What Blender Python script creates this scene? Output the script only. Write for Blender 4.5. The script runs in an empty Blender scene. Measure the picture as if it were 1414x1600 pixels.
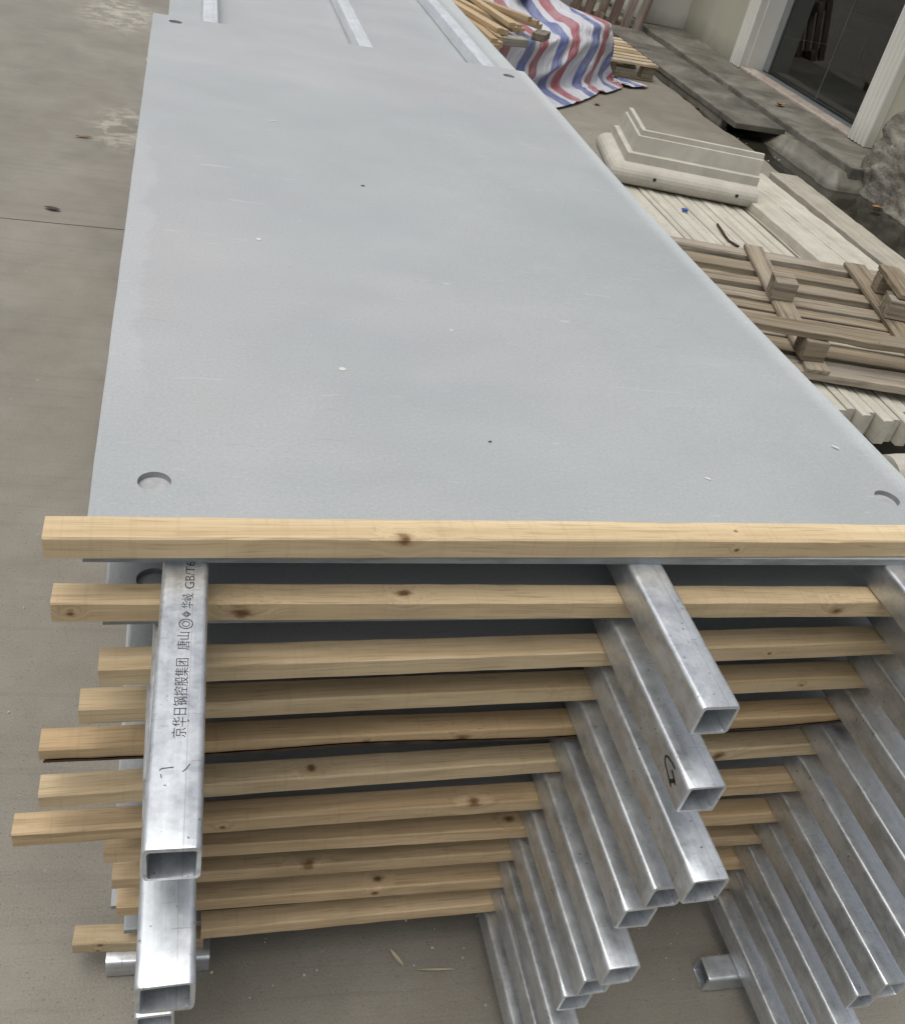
import bpy, bmesh, math, random
from mathutils import Vector, Matrix, noise
R = math.radians
scene = bpy.context.scene
COL = scene.collection

# ------------------------------------------------------------------ camera, sky, sun, exposure
cam_d = bpy.data.cameras.new('camera')
cam = bpy.data.objects.new('camera', cam_d); COL.objects.link(cam)
cam_d.sensor_fit = 'VERTICAL'; cam_d.sensor_height = 24.0; cam_d.lens = 24.0 * 1481.38 / 1600.0
cam_d.clip_start = 0.02; cam_d.clip_end = 500
right, down, fwd = Vector((.9599, -.2061, .1900)), Vector((.0191, -.6280, -.7780)), Vector((.2797, .7504, -.5988))
rm = Matrix((right, -down, -fwd)).transposed()
cam.matrix_world = Matrix.Translation((.0953, -.8145, 1.727)) @ rm.to_4x4()
scene.camera = cam

SUN_EL, SUN_AZ = 76, -100          # degrees; azimuth clockwise from +Y
world = bpy.data.worlds.new('World'); scene.world = world; world.use_nodes = True
wt = world.node_tree; wt.nodes.clear()
sky = wt.nodes.new('ShaderNodeTexSky'); sky.sky_type = 'NISHITA'; sky.sun_disc = False
sky.sun_elevation = R(SUN_EL); sky.sun_rotation = R(SUN_AZ); sky.dust_density = 4.0; sky.air_density = 1.0; sky.ozone_density = 1.0
hs = wt.nodes.new('ShaderNodeHueSaturation'); hs.inputs['Saturation'].default_value = 0.30
bg = wt.nodes.new('ShaderNodeBackground'); bg.inputs['Strength'].default_value = 0.115
wo = wt.nodes.new('ShaderNodeOutputWorld')
wt.links.new(sky.outputs[0], hs.inputs['Color']); wt.links.new(hs.outputs[0], bg.inputs[0]); wt.links.new(bg.outputs[0], wo.inputs[0])
sun_d = bpy.data.lights.new('sun', 'SUN'); sun_d.energy = 1.45; sun_d.angle = R(65); sun_d.color = (1, .96, .90)
sun = bpy.data.objects.new('sun', sun_d); COL.objects.link(sun)
sdir = Vector((math.sin(R(SUN_AZ)) * math.cos(R(SUN_EL)), math.cos(R(SUN_AZ)) * math.cos(R(SUN_EL)), math.sin(R(SUN_EL))))
sun.rotation_euler = sdir.to_track_quat('Z', 'Y').to_euler()
scene.view_settings.view_transform = 'Standard'; scene.view_settings.look = 'None'
scene.view_settings.exposure = 0.10; scene.view_settings.gamma = 1.0
scene.cycles.use_denoising = True
scene.cycles.max_bounces = 6

# ------------------------------------------------------------------ helpers
def link(o, parent=None):
    COL.objects.link(o)
    if parent is not None: o.parent = parent
    return o
def tag(o, label=None, cat=None, group=None, kind=None):
    if label: o['label'] = label
    if cat: o['category'] = cat
    if group: o['group'] = group
    if kind: o['kind'] = kind
    return o
def empty(name, loc=(0, 0, 0), rz=0.0):
    o = bpy.data.objects.new(name, None); link(o); o.location = loc; o.rotation_euler = (0, 0, rz); o.empty_display_size = .1
    return o
def mesh(name, verts, faces, m, smooth=False):
    me = bpy.data.meshes.new(name); me.from_pydata([tuple(v) for v in verts], [], faces); me.update()
    if m: me.materials.append(m)
    if smooth:
        for p in me.polygons: p.use_smooth = True
    return me
def obj(name, me, parent=None, loc=None, rot=None):
    o = bpy.data.objects.new(name, me); link(o, parent)
    if loc is not None: o.location = loc
    if rot is not None: o.rotation_euler = rot
    return o
def bm_to(name, bm, m, smooth=False):
    bmesh.ops.recalc_face_normals(bm, faces=bm.faces[:])
    me = bpy.data.meshes.new(name); bm.to_mesh(me); bm.free()
    if m: me.materials.append(m)
    if smooth:
        for p in me.polygons: p.use_smooth = True
    return me
def box_mesh(name, sx, sy, sz, m, bev=.002, seg=1, rough=0.0, seed=0, cuts=0, base=True):
    """block sized sx,sy,sz, standing on z=0 (base) and centred in x,y; edges bevelled, optionally a little uneven"""
    bm = bmesh.new(); bmesh.ops.create_cube(bm, size=1)
    for v in bm.verts: v.co = Vector((v.co.x * sx, v.co.y * sy, (v.co.z + (.5 if base else 0)) * sz))
    if bev > 0: bmesh.ops.bevel(bm, geom=bm.edges[:], offset=bev, segments=seg, affect='EDGES', profile=.6)
    if cuts:
        ax = max(range(3), key=lambda i: (sx, sy, sz)[i])
        n = Vector([1 if i == ax else 0 for i in range(3)]); L = (sx, sy, sz)[ax]
        for i in range(1, cuts):
            off = -L / 2 + L * i / cuts
            if ax == 2 and base: off += L / 2
            bmesh.ops.bisect_plane(bm, geom=bm.verts[:] + bm.edges[:] + bm.faces[:], plane_co=n * off, plane_no=n)
    if rough:
        for v in bm.verts:
            p = v.co * 9 + Vector((seed * 7.3, seed * 3.1, seed))
            q = v.co * 60 + Vector((seed * 2.3, seed * 5.1, seed))
            v.co += noise.noise_vector(p) * rough + noise.noise_vector(q) * rough * .35
    return bm_to(name, bm, m)
def extrude_profile(name, prof, L, m, nseg=1, closed=True, axis='Y', rough=0, seed=0):
    """profile [(a,b)] in the cross plane swept straight along an axis from 0 to L"""
    V, F = [], []; n = len(prof)
    for i in range(nseg + 1):
        t = L * i / nseg
        for a, b in prof:
            p = {'Y': Vector((a, t, b)), 'X': Vector((t, a, b)), 'Z': Vector((a, b, t))}[axis]
            if rough:
                p += noise.noise_vector(p * 14 + Vector((seed * 3.3, seed, 0))) * rough
            V.append(p)
    for i in range(nseg):
        for k in range(n if closed else n - 1):
            F.append((i * n + k, i * n + (k + 1) % n, (i + 1) * n + (k + 1) % n, (i + 1) * n + k))
    if closed: F.append(tuple(range(n))[::-1]); F.append(tuple(nseg * n + k for k in range(n)))
    me = mesh(name, V, F, m); bm = bmesh.new(); bm.from_mesh(me); bmesh.ops.recalc_face_normals(bm, faces=bm.faces[:]); bm.to_mesh(me); bm.free()
    return me

# ------------------------------------------------------------------ materials
class NT:
    def __init__(s, name):
        s.m = bpy.data.materials.new(name); s.m.use_nodes = True; s.t = s.m.node_tree; s.t.nodes.clear()
        s.out = s.t.nodes.new('ShaderNodeOutputMaterial'); s.b = s.t.nodes.new('ShaderNodeBsdfPrincipled')
        s.t.links.new(s.b.outputs[0], s.out.inputs[0])
    def n(s, t, **k):
        nd = s.t.nodes.new(t)
        for a, v in k.items(): setattr(nd, a, v)
        return nd
    def put(s, sock, v):
        if hasattr(v, 'links') or hasattr(v, 'is_output'): s.t.links.new(v, sock)
        elif isinstance(v, (tuple, list)) and len(v) == 3 and sock.type == 'RGBA': sock.default_value = (*v, 1)
        else: sock.default_value = v
    def set(s, **k):
        for a, v in k.items(): s.put(s.b.inputs[a.replace('_', ' ')], v)
        return s
    def obj(s): return s.n('ShaderNodeTexCoord').outputs['Object']
    def geo(s): return s.n('ShaderNodeNewGeometry').outputs['Position']
    def rnd(s): return s.n('ShaderNodeObjectInfo').outputs['Random']
    def scale(s, v, sc, off=None):
        nd = s.n('ShaderNodeVectorMath', operation='MULTIPLY_ADD'); s.put(nd.inputs[0], v); nd.inputs[1].default_value = sc
        if off is None: nd.inputs[2].default_value = (0, 0, 0)
        else: s.put(nd.inputs[2], off)
        return nd.outputs[0]
    def vadd(s, a, b):
        nd = s.n('ShaderNodeVectorMath', operation='ADD'); s.put(nd.inputs[0], a); s.put(nd.inputs[1], b); return nd.outputs[0]
    def noise(s, v, sc=1.0, det=3.0, rough=.5, dist=0.0):
        nd = s.n('ShaderNodeTexNoise'); s.put(nd.inputs['Vector'], v); nd.inputs['Scale'].default_value = sc
        nd.inputs['Detail'].default_value = det; nd.inputs['Roughness'].default_value = rough; nd.inputs['Distortion'].default_value = dist
        return nd.outputs[0]
    def vor(s, v, sc=1.0, out='Distance', feat='F1'):
        nd = s.n('ShaderNodeTexVoronoi', feature=feat); s.put(nd.inputs['Vector'], v); nd.inputs['Scale'].default_value = sc
        return nd.outputs[out]
    def math(s, op, a, b=0.0, clamp=False):
        nd = s.n('ShaderNodeMath', operation=op, use_clamp=clamp); s.put(nd.inputs[0], a); s.put(nd.inputs[1], b); return nd.outputs[0]
    def ramp(s, f, stops, interp='LINEAR'):
        nd = s.n('ShaderNodeValToRGB'); s.put(nd.inputs[0], f); cr = nd.color_ramp; cr.interpolation = interp
        while len(cr.elements) < len(stops): cr.elements.new(.5)
        for e, (p, c) in zip(cr.elements, stops):
            e.position = p; e.color = (*c, 1) if isinstance(c, (tuple, list)) else (c, c, c, 1)
        return nd.outputs[0]
    def remap(s, f, a, b, c, d):
        nd = s.n('ShaderNodeMapRange'); s.put(nd.inputs[0], f)
        for i, v in enumerate((a, b, c, d)): nd.inputs[i + 1].default_value = v
        return nd.outputs[0]
    def mix(s, f, a, b, mode='MIX'):
        nd = s.n('ShaderNodeMix', data_type='RGBA', blend_type=mode); s.put(nd.inputs[0], f); s.put(nd.inputs[6], a); s.put(nd.inputs[7], b)
        return nd.outputs[2]
    def sep(s, v):
        nd = s.n('ShaderNodeSeparateXYZ'); s.put(nd.inputs[0], v); return nd.outputs
    def bump(s, h, strength=.3, dist=.002, prev=None):
        nd = s.n('ShaderNodeBump'); s.put(nd.inputs['Height'], h); nd.inputs['Strength'].default_value = strength; nd.inputs['Distance'].default_value = dist
        if prev is not None: s.t.links.new(prev, nd.inputs['Normal'])
        return nd.outputs[0]
    def off(s, k=40.0):
        """random per-object offset vector"""
        c = s.n('ShaderNodeCombineXYZ'); r = s.rnd(); s.put(c.inputs[0], s.math('MULTIPLY', r, k)); s.put(c.inputs[1], s.math('MULTIPLY', r, k * 1.7)); s.put(c.inputs[2], s.math('MULTIPLY', r, k * .6))
        return c.outputs[0]

def plain(name, col, rough=.6, metal=0.0, var=.08, sc=12, bump=.15):
    t = NT(name); p = t.vadd(t.obj(), t.off()); f = t.noise(p, sc, 4)
    d = [max(0, c * (1 - var * 2)) for c in col]; l = [min(1, c * (1 + var)) for c in col]
    t.set(Base_Color=t.ramp(f, [(.3, d), (.7, l)]), Roughness=rough, Metallic=metal, Normal=t.bump(t.noise(p, sc * 8, 3), bump, .001))
    return t.m

def m_galv(name='galvanised_steel', metal=.86, lift=0.0):
    t = NT(name); o = t.vadd(t.obj(), t.off(23))
    st = t.noise(t.scale(o, (95, 2.6, 95)), 1, 4, .65)                     # drawn streaks along the length
    cl = t.noise(o, 42, 5, .68); sp = t.sep(t.vor(o, 190, 'Color'))[0]      # zinc spangle
    f = t.math('ADD', t.math('MULTIPLY', st, .42), t.math('ADD', t.math('MULTIPLY', cl, .48), t.math('MULTIPLY', sp, .10)))
    c = t.ramp(f, [(.32, (.50 + lift, .53 + lift, .555 + lift)), (.45, (.61 + lift, .64 + lift, .665 + lift)), (.56, (.69 + lift, .72 + lift, .745 + lift)), (.70, (.80 + lift, .82 + lift, .835 + lift))])
    blot = t.noise(t.scale(o, (16, 7, 16)), 1, 5, .7, .4); white = t.ramp(blot, [(.46, 0), (.60, 1)])
    c = t.mix(t.math('MULTIPLY', white, .30), c, (.70 + lift, .735 + lift, .76 + lift))          # dull white zinc bloom
    grime = t.ramp(t.noise(t.scale(o, (30, 9, 30)), 1, 5, .7), [(.27, 1), (.38, 0)]); c = t.mix(t.math('MULTIPLY', grime, .28), c, (.20, .205, .205))
    specks = t.ramp(t.noise(o, 170, 2, .5), [(.255, 1), (.285, 0)]); c = t.mix(t.math('MULTIPLY', specks, .7), c, (.05, .05, .05))
    scr = t.ramp(t.noise(t.scale(o, (30, 420, 30)), 1, 2, .5, .6), [(.275, 1), (.30, 0)]); c = t.mix(t.math('MULTIPLY', scr, .4), c, (.22, .23, .24))
    x = t.sep(t.obj())[0]; seam = t.math('LESS_THAN', t.math('ABSOLUTE', t.math('SUBTRACT', x, .009)), .0006)
    c = t.mix(t.math('MULTIPLY', seam, .3), c, (.3, .31, .32))
    t.set(Base_Color=c, Metallic=t.remap(white, 0, 1, metal, metal - .14), Roughness=t.remap(cl, .3, .7, .30, .50),
          Normal=t.bump(st, .22, .0009, t.bump(blot, .25, .0016)))
    return t.m

def m_panel():
    t = NT('grey_fibre_cement'); o = t.obj(); r = t.off(9)
    big = t.noise(t.vadd(o, r), 2.1, 5, .6, .5); hue = t.noise(t.vadd(t.scale(o, (1, .8, 1)), r), 1.6, 3, .5)
    c = t.ramp(hue, [(.3, (.362, .393, .390)), (.5, (.388, .407, .412)), (.68, (.414, .412, .416))])
    c = t.mix(t.ramp(big, [(.36, 0), (.68, .40)]), c, (.47, .49, .492))
    cloud = t.noise(t.vadd(t.scale(o, (3.0, 6.5, 1)), r), 1, 6, .68, .3); c = t.mix(t.ramp(cloud, [(.32, .20), (.50, 0)]), c, (.325, .348, .358))
    c = t.mix(t.ramp(cloud, [(.55, 0), (.72, .18)]), c, (.53, .55, .55))
    s = t.sep(o); wob = t.noise(t.scale(o, (3, 4.2, 0)), 1, 5, .65)
    band = t.remap(t.math('SUBTRACT', s[0], t.remap(wob, .30, .70, .0, .075)), -.006, .006, 1, 0); up = t.ramp(t.remap(s[1], 0, 2.4, 0, 1), [(.10, 0), (.20, 1), (.52, 1), (.70, 0)])
    c = t.mix(t.math('MULTIPLY', t.math('MULTIPLY', band, up), .28), c, (.53, .553, .56))
    rim = t.math('ADD', s[0], t.math('MULTIPLY', t.noise(t.scale(o, (6, 22, 0)), 1, 3), .022)); c = t.mix(t.math('MULTIPLY', t.ramp(t.remap(rim, 1.15, 1.20, 0, 1), [(.30, 0), (.9, 1)]), .5), c, (.60, .645, .65))
    grain = t.noise(o, 210, 4, .75); c = t.mix(t.ramp(grain, [(.30, .42), (.48, 0)]), c, (.27, .285, .29)); c = t.mix(t.ramp(grain, [(.54, 0), (.72, .35)]), c, (.62, .635, .635))
    fl = t.ramp(t.noise(t.vadd(o, r), 40, 3, .5), [(.765, 0), (.785, 1)]); c = t.mix(t.math('MULTIPLY', fl, .55), c, (.72, .74, .74))
    scr = t.ramp(t.noise(t.scale(o, (9, 75, 9)), 1, 3, .5, 1.2), [(.68, 0), (.74, 1)]); c = t.mix(t.math('MULTIPLY', scr, .30), c, (.66, .68, .68))
    scr2 = t.ramp(t.noise(t.scale(o, (6, 34, 9), (3, 1, 0)), 1, 4, .6, 1.6), [(.27, 1), (.33, 0)]); c = t.mix(t.math('MULTIPLY', scr2, .35), c, (.24, .26, .27))
    nz = t.math('ABSOLUTE', t.sep(t.n('ShaderNodeTexCoord').outputs['Normal'])[2]); cut = t.math('LESS_THAN', nz, .45)      # side faces at the cut edges: mixed darker, stained
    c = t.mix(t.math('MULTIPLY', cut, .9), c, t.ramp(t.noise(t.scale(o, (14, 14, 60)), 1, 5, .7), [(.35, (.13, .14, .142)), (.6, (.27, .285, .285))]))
    t.set(Base_Color=c, Roughness=t.remap(cloud, .3, .7, .34, .52), Specular_IOR_Level=.6,
          Normal=t.bump(grain, .16, .0006, t.bump(t.noise(o, 3.0, 2), .25, .01)))
    return t.m

def m_wood(name, light=(.62, .43, .20), dark=(.40, .245, .095), knots=(), stain=.15, seed=0.0):
    """sawn pine; length along local x; knots given as (x, y, z, size) in the batten's own frame"""
    t = NT(name); o = t.obj(); k = (seed * 3.7, seed * 1.3, seed * 2.1)
    q = t.vadd(o, k)
    warp = t.noise(t.scale(q, (2.2, 9, 9)), 1, 2, .5); wv = t.n('ShaderNodeCombineXYZ'); t.put(wv.inputs[2], t.math('MULTIPLY', t.math('SUBTRACT', warp, .5), .035)); t.put(wv.inputs[1], t.math('MULTIPLY', t.math('SUBTRACT', warp, .5), .02))
    p = t.vadd(q, wv.outputs[0]); kn_mask = None
    for (kx, ky, kz, ks) in knots:
        d0 = t.vadd(o, (-kx, -ky, -kz)); d = t.n('ShaderNodeVectorMath', operation='LENGTH'); t.put(d.inputs[0], t.scale(d0, (.75 / ks, 1 / ks, 1 / ks))); dd = t.math('ADD', d.outputs['Value'], t.math('MULTIPLY', t.math('SUBTRACT', t.noise(t.scale(o, (60, 130, 130)), 1, 2), .5), 1.5))
        fall = t.ramp(t.math('MULTIPLY', dd, .2), [(.15, 1), (.8, 0)], 'EASE')
        cv = t.n('ShaderNodeCombineXYZ'); t.put(cv.inputs[2], t.math('MULTIPLY', fall, .018)); p = t.vadd(p, cv.outputs[0])
        kn_mask = (dd if kn_mask is None else t.math('MINIMUM', kn_mask, dd))
    grain = t.noise(t.scale(p, (1.1, 90, 90)), 1, 4, .62); band = t.noise(t.scale(p, (.55, 26, 26)), 1, 3, .5)
    pore = t.noise(t.scale(p, (9, 420, 420)), 1, 2, .5)
    f = t.math('ADD', t.math('MULTIPLY', grain, .5), t.math('MULTIPLY', band, .5))
    c = t.ramp(f, [(.34, dark), (.47, [a * .55 + b * .45 for a, b in zip(light, dark)]), (.60, light), (.78, [min(1, a * 1.12) for a in light])])
    c = t.mix(t.ramp(pore, [(.30, .45), (.45, 0)]), c, [a * .55 for a in dark])
    saw = t.noise(t.scale(q, (170, 7, 7)), 1, 2, .5); c = t.mix(t.ramp(saw, [(.30, .16), (.44, 0)]), c, [a * .8 for a in dark])
    blot = t.noise(t.scale(q, (4, 16, 16)), 1, 4, .6); c = t.mix(t.math('MULTIPLY', t.ramp(blot, [(.5, 0), (.72, 1)]), stain), c, (.22, .16, .09))
    if kn_mask is not None:
        rings = t.math('SINE', t.math('ADD', t.math('MULTIPLY', kn_mask, 9.0), t.math('MULTIPLY', grain, 6.0)))
        kc = t.mix(t.remap(rings, -1, 1, 0, 1), (.11, .058, .026), (.22, .115, .05))
        c = t.mix(t.ramp(t.math('MULTIPLY', kn_mask, .25), [(.11, .95), (.17, .75), (.22, .30), (.36, 0)]), c, kc)
    t.set(Base_Color=c, Roughness=.62, Specular_IOR_Level=.3, Normal=t.bump(grain, .35, .0012, t.bump(saw, .25, .0008, t.bump(pore, .3, .0006))))
    return t.m

def m_oldwood(name, light=(.40, .335, .235), dark=(.125, .095, .065), axis=0):
    t = NT(name); q = t.vadd(t.obj(), t.off(31)); hi, lo = 60.0, 1.6
    sc = [hi] * 3; sc[axis] = lo; g = t.noise(t.scale(q, sc), 1, 5, .65, .4)
    sc2 = [14.0] * 3; sc2[axis] = 2.5; b = t.noise(t.scale(q, sc2), 1, 4, .6)
    c = t.ramp(g, [(.32, dark), (.52, [a * .6 + d * .4 for a, d in zip(light, dark)]), (.68, light)])
    c = t.mix(t.ramp(b, [(.45, 0), (.7, .7)]), c, (.285, .255, .205)); c = t.mix(t.ramp(b, [(.28, .75), (.45, 0)]), c, (.09, .07, .05))
    val = t.n('ShaderNodeHueSaturation'); t.put(val.inputs['Color'], c); t.put(val.inputs['Value'], t.remap(t.rnd(), 0, 1, .82, 1.22)); t.put(val.inputs['Saturation'], t.remap(t.rnd(), 0, 1, 1.15, .75))
    nail = t.ramp(t.vor(q, 13), [(.035, 1), (.05, 0)]); c2 = t.mix(t.math('MULTIPLY', nail, .85), val.outputs[0], (.03, .02, .015))
    t.set(Base_Color=c2, Roughness=.8, Specular_IOR_Level=.25, Normal=t.bump(g, .6, .003))
    return t.m

def m_cast(name, light=(.60, .575, .49), dark=(.42, .40, .335), streak=True, spots=.4):
    t = NT(name); q = t.vadd(t.obj(), t.off(17))
    a = t.noise(t.scale(q, (30, 1.2, 30)) if streak else q, 1 if streak else 9, 5, .6); b = t.noise(q, 6, 5, .65)
    c = t.ramp(t.math('ADD', t.math('MULTIPLY', a, .5), t.math('MULTIPLY', b, .5)), [(.36, dark), (.5, [(x + y) / 2 for x, y in zip(light, dark)]), (.64, light)])
    c = t.mix(t.math('MULTIPLY', t.ramp(t.noise(q, 48, 4, .6), [(.27, 1), (.36, 0)]), spots), c, (.20, .18, .14))
    t.set(Base_Color=c, Roughness=.78, Specular_IOR_Level=.3, Normal=t.bump(t.noise(q, 120, 4), .35, .0015, t.bump(a, .3, .002)))
    return t.m

def m_concrete(name, tone=1.0, wet=0.0):
    t = NT(name); g = t.geo(); s = t.sep(g)
    big = t.noise(g, .55, 5, .6, .5); mid = t.noise(g, 3.2, 6, .68, .3)
    w = t.noise(t.scale(g, (.35, 1.3, 0)), 1, 3); skew = t.n('ShaderNodeCombineXYZ')
    ys = t.math('ADD', s[1], t.math('ADD', t.math('MULTIPLY', s[0], .055), t.math('MULTIPLY', w, .05)))
    t.put(skew.inputs[0], t.math('MULTIPLY', s[0], 3.0)); t.put(skew.inputs[1], t.math('MULTIPLY', ys, 190))
    broom = t.noise(skew.outputs[0], 1, 3, .6)
    sk2 = t.n('ShaderNodeCombineXYZ'); t.put(sk2.inputs[0], t.math('MULTIPLY', s[0], 1.1)); t.put(sk2.inputs[1], t.math('MULTIPLY', ys, 34))
    rake = t.noise(sk2.outputs[0], 1, 2, .5); groove = t.ramp(rake, [(.392, 1), (.408, 0)])
    c = t.ramp(t.math('ADD', t.math('MULTIPLY', big, .5), t.math('MULTIPLY', mid, .5)), [(.34, (.190, .172, .138)), (.5, (.246, .226, .186)), (.66, (.306, .285, .240))])
    c = t.mix(t.ramp(broom, [(.32, .09), (.5, 0)]), c, (.13, .118, .093)); c = t.mix(t.math('MULTIPLY', groove, .10), c, (.11, .10, .08))
    c = t.mix(t.ramp(t.noise(g, 34, 3, .5), [(.70, 0), (.78, .5)]), c, (.42, .40, .35))
    c = t.mix(t.ramp(t.noise(g, 1.9, 4, .6), [(.28, .4), (.46, 0)]), c, (.15, .142, .108))
    grain = t.noise(g, 260, 4, .75); c = t.mix(t.ramp(grain, [(.32, .45), (.48, 0)]), c, (.10, .092, .075)); c = t.mix(t.ramp(grain, [(.55, 0), (.70, .45)]), c, (.40, .375, .32)); peb = t.vor(g, 75); c = t.mix(t.ramp(peb, [(.10, .5), (.16, 0)]), c, (.09, .083, .07))
    # pale scuffed patches beside the stack
    for (px, py, r) in ((-.36, 6.95, .62), (-.20, 4.50, .42), (-.62, 2.6, .16)):
        d = t.n('ShaderNodeVectorMath', operation='LENGTH'); t.put(d.inputs[0], t.scale(t.vadd(g, (-px, -py, 0)), (1 / (r * .5), 1 / r, 0)))
        sc = t.noise(t.scale(g, (9, 12, 1)), 1, 6, .72, .6); mk = t.math('MULTIPLY', t.ramp(sc, [(.46, 0), (.54, .55), (.68, 1)]), t.ramp(d.outputs['Value'], [(.45, 1), (1.0, 0)]))
        c = t.mix(t.math('MULTIPLY', mk, .75), c, (.52, .49, .405))
    if tone != 1: c = t.mix(1.0, c, (tone, tone, tone), 'MULTIPLY')
    t.set(Base_Color=c, Roughness=t.remap(big, .3, .7, .50, .66), Specular_IOR_Level=.5,
          Normal=t.bump(broom, .25, .0012, t.bump(groove, -.12, .002, t.bump(grain, .35, .0015))))
    return t.m

def m_wet():
    t = NT('wet_gutter_cement'); g = t.geo(); b = t.noise(g, 2.6, 5, .65, .6)
    c = t.ramp(b, [(.32, (.035, .033, .024)), (.5, (.075, .070, .052)), (.62, (.125, .118, .092)), (.75, (.22, .205, .165))])
    c = t.mix(t.ramp(t.noise(g, 60, 3), [(.72, 0), (.78, .7)]), c, (.5, .49, .44))
    dry = t.ramp(t.remap(t.math('ADD', t.sep(g)[2], t.math('MULTIPLY', b, .03)), -.02, .05, 0, 1), [(.2, 0), (.6, 1)])      # cement above the water line has dried pale
    c = t.mix(t.math('MULTIPLY', dry, .8), c, t.ramp(b, [(.35, (.15, .14, .11)), (.6, (.26, .245, .20))]))
    t.set(Base_Color=c, Roughness=t.remap(b, .3, .7, .30, .75), Normal=t.bump(t.noise(g, 40, 5, .65), .5, .006)); return t.m
def m_water():
    t = NT('puddle_water'); g = t.geo(); t.set(Base_Color=(.028, .027, .020), Roughness=.04, IOR=1.33, Specular_IOR_Level=.6, Normal=t.bump(t.noise(g, 3, 2), .03, .01)); return t.m
def m_stain_cement(name, cols, sc=3.0):
    t = NT(name); g = t.geo(); b = t.noise(g, sc, 6, .65, .5); c = t.ramp(b, [(.3, cols[0]), (.5, cols[1]), (.68, cols[2])])
    c = t.mix(t.ramp(t.noise(g, 50, 4), [(.28, .6), (.4, 0)]), c, (.04, .038, .03))
    t.set(Base_Color=c, Roughness=.72, Normal=t.bump(t.noise(g, 60, 5, .65), .5, .005)); return t.m
def m_rough():
    t = NT('rough_render'); g = t.geo(); b = t.noise(g, 5, 6, .65); f = t.noise(g, 45, 5, .7)
    c = t.ramp(b, [(.3, (.17, .155, .125)), (.5, (.27, .25, .205)), (.7, (.37, .345, .285))]); c = t.mix(t.ramp(f, [(.30, .7), (.46, 0)]), c, (.07, .063, .05))
    t.set(Base_Color=c, Roughness=.9, Normal=t.bump(f, .9, .02)); return t.m
def m_paint(name, col, dirt):
    t = NT(name); g = t.geo(); b = t.noise(t.scale(g, (2, 2, .7)), 1, 5, .6); c = t.ramp(b, [(.35, [x * .9 for x in col]), (.6, col)])
    z = t.sep(g)[2]; splash = t.math('MULTIPLY', t.ramp(t.math('ADD', z, t.math('MULTIPLY', b, .25)), [(.20, 1), (.42, 0)]), dirt)
    c = t.mix(splash, c, (.17, .16, .12)); t.set(Base_Color=c, Roughness=.6, Normal=t.bump(t.noise(g, 70, 4), .25, .002)); return t.m
def m_tarp():
    t = NT('striped_woven_tarp'); uv = t.n('ShaderNodeUVMap').outputs[0]; s = t.sep(uv)
    u = t.math('ADD', s[0], t.math('MULTIPLY', t.math('SUBTRACT', t.noise(uv, 2.2, 2), .5), .05))
    f = t.math('FRACT', t.math('MULTIPLY', u, 1 / .44))
    W, B, RD = (.56, .57, .61), (.125, .155, .335), (.345, .110, .125)
    c = t.ramp(f, [(0, W), (.15, B), (.40, W), (.53, RD), (.78, W), (.90, W)], 'CONSTANT')
    fade = t.noise(uv, 7, 4, .6); c = t.mix(t.ramp(fade, [(.4, 0), (.75, .45)]), c, (.52, .52, .56))
    weave = t.n('ShaderNodeTexWave'); t.put(weave.inputs['Vector'], uv); weave.inputs['Scale'].default_value = 120
    t.set(Base_Color=c, Roughness=.48, Specular_IOR_Level=.45, Normal=t.bump(t.noise(t.scale(uv, (14, 7, 1)), 1, 4, .6, .5), 1.0, .025, t.bump(weave.outputs[1], .1, .001)))
    return t.m
def m_glass():
    t = NT('door_glass'); t.set(Base_Color=(.55, .60, .58), Roughness=0.0, IOR=1.5, Transmission_Weight=1.0); return t.m
def m_marble():
    t = NT('pink_marble'); g = t.geo(); b = t.noise(g, 9, 6, .7, 1.0); t.set(Base_Color=t.ramp(b, [(.35, (.34, .27, .215)), (.55, (.46, .40, .34)), (.7, (.60, .56, .50))]), Roughness=.45); return t.m

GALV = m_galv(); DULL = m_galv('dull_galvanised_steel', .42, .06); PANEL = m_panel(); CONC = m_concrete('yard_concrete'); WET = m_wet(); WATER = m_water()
OLD_X = m_oldwood('weathered_pallet_wood'); OLD_Y = m_oldwood('weathered_pallet_wood_lengthwise', axis=1)
GREYWOOD = m_oldwood('grey_weathered_timber', (.33, .30, .245), (.15, .13, .10))
FRESH_PAL = m_oldwood('pale_pallet_wood', (.60, .47, .30), (.34, .25, .15)); DARK_PAL = m_oldwood('dark_pallet_wood', (.20, .135, .10), (.06, .04, .03), axis=2)
CREAM = m_cast('cream_cast_plaster'); GREYC = m_cast('greyed_cast_plaster', (.47, .44, .365), (.30, .28, .23)); MOULD = m_cast('stone_coloured_cast', (.56, .535, .465), (.43, .41, .35), False, .12)
STEP = m_stain_cement('stained_step_cement', ((.075, .07, .055), (.15, .14, .113), (.25, .235, .195)))
COVER = m_stain_cement('gutter_cover_cement', ((.05, .047, .038), (.125, .116, .094), (.235, .22, .182)), 2.2)
ROUGH = m_rough(); BEIGE = m_paint('beige_wall_paint', (.47, .455, .36), .75); WHITE = m_paint('white_trim_paint', (.80, .79, .72), .25)
OFFWHITE = m_paint('off_white_wall_paint', (.62, .61, .55), .8)
TARP = m_tarp(); GLASS = m_glass(); MARBLE = m_marble()
PLUG = plain('pale_recess_mortar', (.415, .42, .425), .7, sc=90)
INK = plain('black_ink', (.022, .022, .026), .5, bump=0); BARK = plain('bark', (.085, .045, .022), .9, var=.4, sc=30, bump=.9)
LEAF = plain('dry_leaf', (.30, .17, .075), .7, var=.3, sc=40); LEAFD = plain('dark_dry_leaf', (.07, .045, .035), .7, var=.3, sc=40); STRAW = plain('pale_straw', (.48, .42, .27), .7)
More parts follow.
